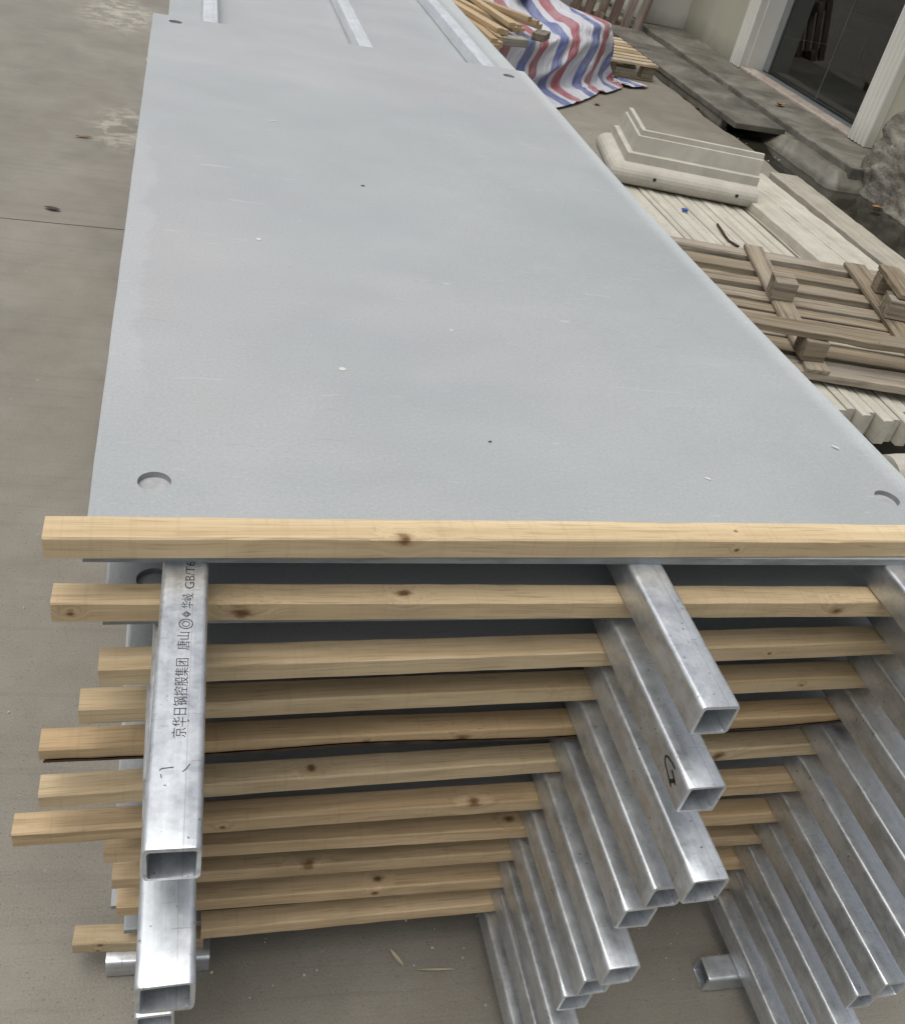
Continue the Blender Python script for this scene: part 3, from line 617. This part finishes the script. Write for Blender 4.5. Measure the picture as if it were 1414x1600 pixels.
# ------------------------------------------------------------------ second stack behind
BZ = .945
bk = panel_mesh(1.23, 2.46, ((.07, .06), (1.15, .06), (.07, 2.38), (1.15, 2.38)), seed=9)
for k in range(11):
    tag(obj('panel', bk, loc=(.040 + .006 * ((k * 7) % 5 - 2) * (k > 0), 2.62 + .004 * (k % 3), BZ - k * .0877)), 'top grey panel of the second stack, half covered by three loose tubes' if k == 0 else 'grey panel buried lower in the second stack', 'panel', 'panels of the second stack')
blk = batten_mesh(1.25, .05, .0757, mh, 41, nseg=6)
for k in range(11):
    for y in (2.75, 4.85): tag(obj('bearer', blk, loc=(.03, y, BZ - SL - k * .0877)), 'pine bearer buried between panels of the second stack', 'bearer', 'bearers inside the second stack')
tb = [tube_mesh(2.5, k, m=DULL) for k in (21, 22, 23)]
for i, (x, dx) in enumerate(((.144, .012), (.645, .008), (1.075, 0))):
    o = obj('square_tube', tb[i], loc=(x + .025, 2.42, BZ + .0484), rot=(0, 0, -math.atan(dx)))
    tag(o, ('left', 'middle', 'right')[i] + ' of three loose tubes lying on the second stack behind', 'tube', 'loose tubes on the second stack')

# ------------------------------------------------------------------ cast planks, upturned pallet and corner moulding on the right
random.seed(21)
ZP = .26
x = 2.02; i = 0; narrow = []
while x < 2.94:
    w = random.uniform(.030, .050); h = random.uniform(.094, .100); y0 = 1.60 + random.uniform(-.03, .075); y1 = 3.95 + random.uniform(-.15, .12)
    prof = [(0, 0), (w, 0), (w, h - .004), (w - .004, h), (.004, h), (0, h - .004)]
    o = obj('cast_plank', extrude_profile('cast_plank', prof, y1 - y0, CREAM, 24, rough=.0012, seed=i), loc=(x, y0, ZP - h + random.uniform(-.007, .002)))
    narrow.append(o); x += w + random.uniform(.002, .007); i += 1
NTH = ['first', 'second', 'third', 'fourth', 'fifth', 'sixth', 'seventh', 'eighth', 'ninth', 'tenth'] + ['%dth' % k for k in range(11, 40)]
for k, o in enumerate(reversed(narrow)):
    tag(o, NTH[k] + ' narrow cream cast plank on edge, counted leftward from the raised boards', 'plank', 'narrow cast planks set on edge')
wide = [(2.985, .165, 1.75, 4.02, CREAM, 'cream wide cast board at the left of the three raised boards'), (3.156, .180, 1.70, 4.16, CREAM, 'cream grooved cast board in the middle of the three raised boards'), (3.345, .185, 1.75, 4.22, GREYC, 'greyed cast board, rightmost of the three raised boards, beside the puddle')]
for (x, w, y0, y1, m, lab) in wide:
    h = .045; prof = [(0, 0), (w, 0), (w, h - .004), (w - .006, h), (w * .42, h), (w * .40, h - .005), (w * .30, h - .005), (w * .28, h), (.004, h), (0, h - .004)] if 'grooved' in lab else [(0, 0), (w, 0), (w, h - .006), (w - .004, h - .001), (w * .5, h), (.004, h), (0, h - .004)]
    o = obj('cast_board', extrude_profile('cast_board', prof, y1 - y0, m, 40, rough=.004, seed=x), loc=(x, y0, ZP + .0005), rot=(0, 0, R(-1.2 if m is GREYC else .4))); tag(o, lab, 'board', 'wide cast boards')
for j, (x, w) in enumerate(((2.96, .19), (3.165, .19), (3.365, .20))):
    tag(obj('cast_block', extrude_profile('cast_block', [(0, 0), (w, 0), (w, .098), (0, .098)], 2.2, GREYC, 12, rough=.003, seed=j), loc=(x, 1.8, ZP - .0985)), 'cast board hidden beneath the raised boards', 'board', 'lower cast boards')
for j, y in enumerate((1.95, 2.9, 3.75)):
    tag(obj('bearer', box_mesh('bearer', 1.62, .10, .157, GREYWOOD, .006, 1, .004, j, 12), loc=(2.79, y, .001)), 'grey timber bearer on the ground beneath the cast planks', 'bearer', 'bearers under the cast planks')
# round-nosed offcut by the near ends of the planks, lying across them
prof = [(0, 0), (.20, 0), (.20, .10), (.185, .125), (.165, .125), (.160, .14)] + [(.085 + .075 * math.cos(R(a_)), .135 + .075 * math.sin(R(a_))) for a_ in range(10, 181, 17)] + [(.004, .10), (0, .06)]
o = obj('moulding_offcut', extrude_profile('moulding_offcut', prof, .48, MOULD, 14, axis='X', rough=.003, seed=4), loc=(2.455, 1.345, .001), rot=(0, 0, R(5)))
tag(o, 'round-nosed moulding offcut lying by the near ends of the cast planks', 'moulding')

# upturned pallet: lying deck down, tilted up to the right
pal = empty('upturned_pallet'); yaw = R(-16); n_ = Vector((-.0457, 0, 1)).normalized(); u_ = Vector((math.cos(yaw), math.sin(yaw), 0)); u_ = (u_ - n_ * u_.dot(n_)).normalized(); w_ = n_.cross(u_)
pal.matrix_world = Matrix.Translation((2.0, 3.1, ZP + .003)) @ Matrix((u_, w_, n_)).transposed().to_4x4()
tag(pal, 'weathered grey wooden pallet lying upside down on the cast planks', 'pallet')
def pl(name, u0, u1, v0, v1, h0, h1, m, cuts=14, rough=.0022, rz=0, seed=None):
    sd = random.random() * 50; cx, cy = (u0 + u1) / 2, -(v0 + v1) / 2
    o = obj(name, box_mesh(name, u1 - u0, v1 - v0, h1 - h0, m, .0025, 1, rough, sd, cuts), pal); o.location = (cx, cy, h0); o.rotation_euler = (0, 0, rz); return o
for (v0, v1) in ((0, .082), (.152, .252), (.318, .405), (.468, .555), (.585, .655), (.676, .770), (.79, .868), (.888, .995), (1.028, 1.142)):
    pl('slat', .06, 1.24, v0, v1, -.004, .028, OLD_X, 22, .0024, rz=R(random.uniform(-.7, .7)))
for (u0, u1, v0) in ((.13, .23, -.005), (.605, .695, -.012), (1.075, 1.175, -.004)): pl('stringer_board', u0, u1, v0, 1.15, .0285, .046, OLD_Y, 16, .003, rz=R(1.2))
for (u0, u1) in ((.60, .69), (.135, .225), (1.08, 1.18)):
    for (v0, v1) in ((.475, .585), (1.0, 1.095)):
        b = pl('block', u0, u1, v0, v1, .0465, .124, OLD_X, 4, .003, R(random.uniform(-9, 9)))
pl('runner', .10, 1.26, .985, 1.075, .126, .150, OLD_X, 30, .004)
pl('broken_runner', 1.11, 1.20, .25, .56, .126, .148, OLD_Y, 10, .006)
pl('block', 1.11, 1.20, .255, .33, .0465, .1245, OLD_X, 4, .003)

# cast corner moulding on the planks
def corner_mould():
    prof = [(0.045, 0)] + [(.05 - .05 * math.cos(R(a)), .052 + .05 * math.sin(R(a))) for a in (-80, -60, -40, -20, 0, 20, 40, 60, 80)] + [(.054, .104), (.074, .106), (.077, .149), (.104, .152), (.116, .229), (.128, .231), (.130, .256), (.154, .256), (.158, .14), (.158, 0)]
    A, B = .80, .56; V, F = [], []; n = len(prof)
    for d, z in prof: V.append((A, d, z))
    for d, z in prof: V.append((d, d, z))
    for d, z in prof: V.append((d, B, z))
    for s in range(2):
        for k in range(n): F.append((s * n + k, s * n + (k + 1) % n, (s + 1) * n + (k + 1) % n, (s + 1) * n + k))
    F.append(tuple(range(n))); F.append(tuple(2 * n + k for k in range(n))[::-1])
    me = mesh('corner_moulding', V, F, MOULD); bm = bmesh.new(); bm.from_mesh(me); bmesh.ops.recalc_face_normals(bm, faces=bm.faces[:]); bm.to_mesh(me); bm.free(); return me
cm = obj('corner_moulding', corner_mould(), loc=(2.207, 3.778, ZP + .004), rot=(0, 0, R(-11.4))); tag(cm, 'L-shaped cast corner moulding with stepped profile standing on the cast planks', 'moulding')
for xx in (.235, .685):
    V = []; F = []; n = 16
    for rr, dd in ((.010, -.0008), (.0, .0)):
        for i in range(n):
            a = 2 * math.pi * i / n; V.append((xx + .0095 * math.cos(a), -.0012 + (0 if rr else .0), .060 + .0095 * math.sin(a)))
    o = obj('dark_hole_disc', mesh('dark_hole_disc', V[:n], [tuple(range(n))], INK), cm)  # flat disc coloured black for the shade inside a bolt hole
tag(obj('bottle_cap', box_mesh('bottle_cap', .026, .026, .012, BLUE, .004, 2), loc=(2.533, 3.50, ZP + .002)), 'small blue plastic bottle cap on the cast planks', 'bottle cap')

# ------------------------------------------------------------------ striped tarp heap with timbers on it
def drape():
    """let a woven sheet fall over the goods it covers and keep the settled shape"""
    ax, bx = Vector((.76, .65, 0)), Vector((-.65, .76, 0)); O = Vector((1.4, 5.45, 0)); tmp = []
    def prism(poly, h, z0=0.0):
        n = len(poly); me = mesh('form', [(x, y, z0) for x, y in poly] + [(x, y, z0 + h) for x, y in poly], [tuple(range(n))[::-1], tuple(range(n, 2 * n))] + [(i, (i + 1) % n, n + (i + 1) % n, n + i) for i in range(n)], None)
        o = obj('form', me); m = o.modifiers.new('c', 'COLLISION'); o.collision.thickness_outer = .012; o.collision.cloth_friction = 25; tmp.append(o)
    prism([(1.3, 5.50), (2.78, 6.72), (3.24, 6.96), (3.47, 7.28), (3.3, 8.35), (1.2, 8.2)], .325)
    prism([(3.05, 6.98), (3.23, 7.02), (3.44, 7.28), (3.30, 7.55), (3.0, 7.5)], .10, .32)
    prism([(2.1, 7.35), (2.95, 7.55), (3.1, 8.3), (1.9, 8.2)], .20, .33)
    prism([(1.75, 5.85), (2.4, 6.45), (2.2, 7.0), (1.6, 6.6)], .03, .33)
    prism([(-1, 4), (6, 4), (6, 10), (-1, 10)], .3, -.3)
    NA_, NB = 100, 78; LA, LB = 3.14, 2.55; V, F, UV = [], [], []
    for j in range(NB + 1):
        for i in range(NA_ + 1):
            a = -.05 + LA * i / NA_; b = -.48 + LB * j / NB
            p = O + ax * (a + .05 * math.sin(b * 5)) + bx * (b + .06 * math.sin(a * 3.1)); z = .62 + .05 * noise.noise(Vector((a * 2.5, b * 2.5, 0))) + .03 * noise.noise(Vector((a * 7, b * 7, 0)))
            V.append((p.x, p.y, z)); UV.append((a - .55 * b, b))
    F = [(j * (NA_ + 1) + i, j * (NA_ + 1) + i + 1, (j + 1) * (NA_ + 1) + i + 1, (j + 1) * (NA_ + 1) + i) for j in range(NB) for i in range(NA_)]
    me = mesh('tarp', V, F, TARP, True); ul = me.uv_layers.new(name='UVMap')
    for lp in me.loops: ul.data[lp.index].uv = UV[lp.vertex_index]
    o = obj('tarp', me); tmp.append(o); md = o.modifiers.new('cl', 'CLOTH'); cs = md.settings
    cs.quality = 6; cs.mass = .22; cs.tension_stiffness = 22; cs.compression_stiffness = 22; cs.shear_stiffness = 9; cs.bending_stiffness = .02; cs.air_damping = 1.2
    cs.shrink_min = -.13; cs.tension_damping = 8; cs.shear_damping = 8
    md.collision_settings.collision_quality = 3; md.collision_settings.distance_min = .008; md.collision_settings.use_self_collision = False
    scene.frame_start = 1; scene.frame_end = 60; md.point_cache.frame_start = 1; md.point_cache.frame_end = 60
    for f in range(1, 41): scene.frame_set(f)
    out = bpy.data.meshes.new_from_object(o.evaluated_get(bpy.context.evaluated_depsgraph_get())); out.name = 'tarp'
    for t_ in tmp: bpy.data.objects.remove(t_)
    scene.frame_set(1)
    return out
tarp_me = drape()
for p in tarp_me.polygons: p.use_smooth = True
tarp = obj('tarp', tarp_me); tag(tarp, 'red, white and blue striped woven tarp draped over a low heap', 'tarp')
sd_ = tarp.modifiers.new('smooth', 'SUBSURF'); sd_.levels = 1; sd_.render_levels = 1
# loose timbers heaped on the tarp
mt = [m_wood('sawn_pine_loose', [c * k * h for c, h in zip(PINE, (1, .97, .98))], [c * k * h for c, h in zip(PINE_D, (1, .97, .98))], [], .2, 50.0 + k * 9) for k in (.90, .78, .85)]
random.seed(8)
loose = [((2.02, 5.62), (1.85, 7.0), .415), ((2.07, 5.70), (1.93, 7.1), .415), ((2.12, 5.80), (2.0, 7.2), .415), ((2.16, 5.95), (2.06, 7.3), .418), ((2.06, 5.72), (1.96, 7.05), .447), ((2.33, 6.20), (2.02, 7.1), .449), ((2.43, 6.36), (2.10, 7.3), .420), ((2.60, 6.58), (2.12, 7.0), .452), ((2.65, 6.64), (2.2, 7.2), .420), ((2.22, 6.05), (1.9, 7.2), .449), ((1.96, 5.58), (1.80, 6.9), .450), ((2.13, 5.88), (1.84, 7.0), .484), ((2.38, 6.28), (2.14, 7.35), .454), ((2.50, 6.46), (2.02, 7.15), .486), ((2.28, 6.12), (2.10, 7.4), .486)]
llab = ['nearest', 'second nearest', 'third nearest', 'fourth nearest', 'upper near', 'crossing middle', 'lower right', 'topmost slanting right', 'rightmost', 'upper middle', 'leftmost upper', 'steeply stacked near', 'lower crossing', 'high slanting', 'topmost of the middle']
for i, (a, b, z) in enumerate(loose):
    d = Vector((b[0] - a[0], b[1] - a[1])); me = batten_mesh(d.length, .050, .034, mt[i % 3], 60 + i, nseg=12)
    tag(obj('loose_batten', me, loc=(a[0], a[1], z + .030), rot=(0, 0, math.atan2(d.y, d.x))), llab[i] + ' loose pine batten in the heap on the striped tarp', 'batten', 'loose battens on the tarp')
for i, (p, rz, s) in enumerate((((2.27, 6.08, .385), 14, (.20, .10, .055)), ((2.58, 6.42, .385), 60, (.18, .10, .055)), ((2.70, 7.45, .50), 75, (.30, .11, .05)))):
    tag(obj('timber_block', box_mesh('timber_block', *s, GREYWOOD, .006, 1, .004, i, 8), loc=p, rot=(0, 0, R(rz))), ('grey weathered timber block at the near ends of the loose battens', 'grey weathered timber block at the right ends of the loose battens', 'grey weathered timber block at the back of the striped tarp')[i], 'timber block', 'grey timber blocks on the tarp')

# small pale pallet beyond the tarp
sp = empty('pale_pallet', (3.62, 7.95, 0)); tag(sp, 'pale wooden pallet lying flat on the ground beside the striped tarp', 'pallet')
for k in range(8):
    y = 7.46 + k * .128; o = obj('slat', box_mesh('slat', .92, .085, .022, FRESH_PAL, .003, 1, .002, k, 8), sp); o.location = (3.60 - 3.62, y + .045 - 7.95, .118)
for y in (7.48, 7.90, 8.34):
    o = obj('runner', box_mesh('runner', .92, .085, .020, OLD_X, .003, 1, .002, y, 6), sp); o.location = (-.02, y + .05 - 7.95, .003)
    for x in (3.20, 3.62, 3.99):
        o = obj('block', box_mesh('block', .12, .09, .094, OLD_X, .004, 1, .003, x * y, 3), sp); o.location = (x - 3.62, y + .05 - 7.95, .0235)

# dark pallet standing on edge against the white pilaster
dp = empty('leaning_pallet', (4.35, 9.35, 0)); dp.rotation_euler = (R(-12), R(7), R(-22)); tag(dp, 'dark weathered pallet leaning upright against the off-white pilaster', 'pallet')
for k in range(6):
    o = obj('slat', box_mesh('slat', .095, .022, 1.1, DARK_PAL, .003, 1, .003, k, 10), dp); o.location = (-.46 + k * .135, 0, .02)
for z in (.05, .52, 1.0):
    o = obj('stringer', box_mesh('stringer', .80, .045, .09, DARK_PAL, .004, 1, .003, z, 8), dp); o.location = (-.12, .036, z)
    o = obj('block', box_mesh('block', .10, .09, .10, DARK_PAL, .004, 1, .004, z + 3, 3), dp); o.location = (-.20, -.058, z)

# ------------------------------------------------------------------ litter
def leaf(name, L, W, m, loc, rz, label, curl=.3):
    V, F = [], []; n = 8
    for i in range(n + 1):
        t_ = i / n; hw = W / 2 * math.sin(math.pi * min(1, t_ * .96 + .02)) ** .8; z = curl * L * (t_ - .5) ** 2 + .002
        V += [(L * (t_ - .5), -hw, z + hw * .5), (L * (t_ - .5), 0, z), (L * (t_ - .5), hw, z + hw * .4)]
    for i in range(n):
        for k in range(2): F.append((i * 3 + k, i * 3 + k + 1, i * 3 + k + 4, i * 3 + k + 3))
    return tag(obj(name, mesh(name, V, F, m, True), loc=loc, rot=(0, 0, R(rz))), label, 'leaf' if 'leaf' in name else 'straw')
leaf('dry_leaf', .070, .030, LEAFD, (-.43, 3.34, .002), -15, 'small dark dry leaf on the concrete left of the stack')
leaf('dry_leaf', .085, .020, LEAF, (-.38, 4.28, .002), 10, 'thin brown dry leaf on the concrete beside the pale scuff')
leaf('dry_leaf', .12, .06, LEAF, (4.22, 6.86, -.02), 60, 'brown dry leaf at the edge of the wet gutter', .6)
leaf('dry_leaf', .11, .06, LEAF, (4.92, 6.78, .128), 20, 'curled dry leaf on the stained doorstep', .7)
leaf('dry_leaf', .10, .05, LEAF, (4.62, 6.02, -.02), 10, 'dry leaf in the gutter by the end of the cover slab')
leaf('dry_leaf', .10, .06, LEAF, (4.74, 4.86, -.02), 0, 'orange dry leaf in the water at the foot of the buttress')
leaf('dry_leaf', .07, .04, LEAF, (3.15, 6.42, .002), 40, 'small dry leaf on the concrete in front of the tarp', .5)
leaf('straw', .040, .008, STRAW, (.505, .010, .002), -60, 'short pale straw on the concrete between the tubes'); leaf('straw', .072, .004, STRAW, (.575, -.02, .002), -6, 'thin curved pale straw on the concrete between the tubes', .1)
# dry twig across the cast planks
V, F = [], []; pts_ = [(2.655, 3.36, .264), (2.635, 3.27, .268), (2.622, 3.20, .266), (2.612, 3.14, .268), (2.640, 3.09, .264)]
for i, p in enumerate(pts_):
    for k in range(6): V.append((p[0] + .006 * math.cos(k * 1.047), p[1], p[2] + .006 * math.sin(k * 1.047)))
for i in range(len(pts_) - 1):
    for k in range(6): F.append((i * 6 + k, i * 6 + (k + 1) % 6, (i + 1) * 6 + (k + 1) % 6, (i + 1) * 6 + k))
tag(obj('twig', mesh('twig', V, F, BARK, True)), 'thin brown twig lying across the narrow cast planks', 'twig')
def chip(x, y, sx, sy, rz, m, label):
    bm = bmesh.new(); bmesh.ops.create_icosphere(bm, subdivisions=2, radius=1)
    for v in bm.verts: v.co = Vector((v.co.x * sx, v.co.y * sy, v.co.z * .0009)) * (1 + .18 * noise.noise(v.co * 2 + Vector((x * 9, y, 0))))
    tag(obj('chip', bm_to('chip', bm, m), loc=(x, y, TOP + .0006), rot=(0, 0, R(rz))), label, 'chip', 'flecks on the top panel')
chip(.331, .422, .006, .005, 0, CHIP, 'largest white fleck near the middle of the top panel'); chip(.231, .871, .0045, .005, 10, CHIP, 'white fleck on the left half of the top panel')
chip(.835, .173, .005, .0022, -30, CHIP, 'pale sliver on the near right of the top panel'); chip(1.113, .271, .007, .002, -40, CHIP, 'pale sliver by the right edge of the top panel')
chip(.520, .245, .003, .0018, 20, LEAFD, 'dark crumb on the near half of the top panel'); chip(.47, 1.21, .0045, .004, 0, LEAFD, 'dark crumb on the far half of the top panel'); chip(.30, 1.58, .007, .003, 5, CHIP, 'pale fleck toward the far left of the top panel')
random.seed(77)
bm = bmesh.new()
for i in range(150):
    x, y = random.choice(((random.uniform(-1.2, -.05), random.uniform(.2, 8)), (random.uniform(4.15, 4.72), random.uniform(5.5, 9.8)), (random.uniform(2.2, 4.1), random.uniform(4.6, 8.2)), (random.uniform(-.1, 1.2), random.uniform(-.1, .1))))
    s = random.uniform(.002, .006) * (1.3 if x > 2 else .5); z = -.035 if x > 4.1 else 0
    r_ = bmesh.ops.create_icosphere(bm, subdivisions=1, radius=s, matrix=Matrix.Translation((x, y, z + s * .4)))
    for v in r_['verts']: v.co += noise.noise_vector(v.co * 300) * s * .5
tag(obj('grit', bm_to('grit', bm, MOULD)), 'scattered pale grit and crumbs on the concrete', 'grit', kind='stuff')
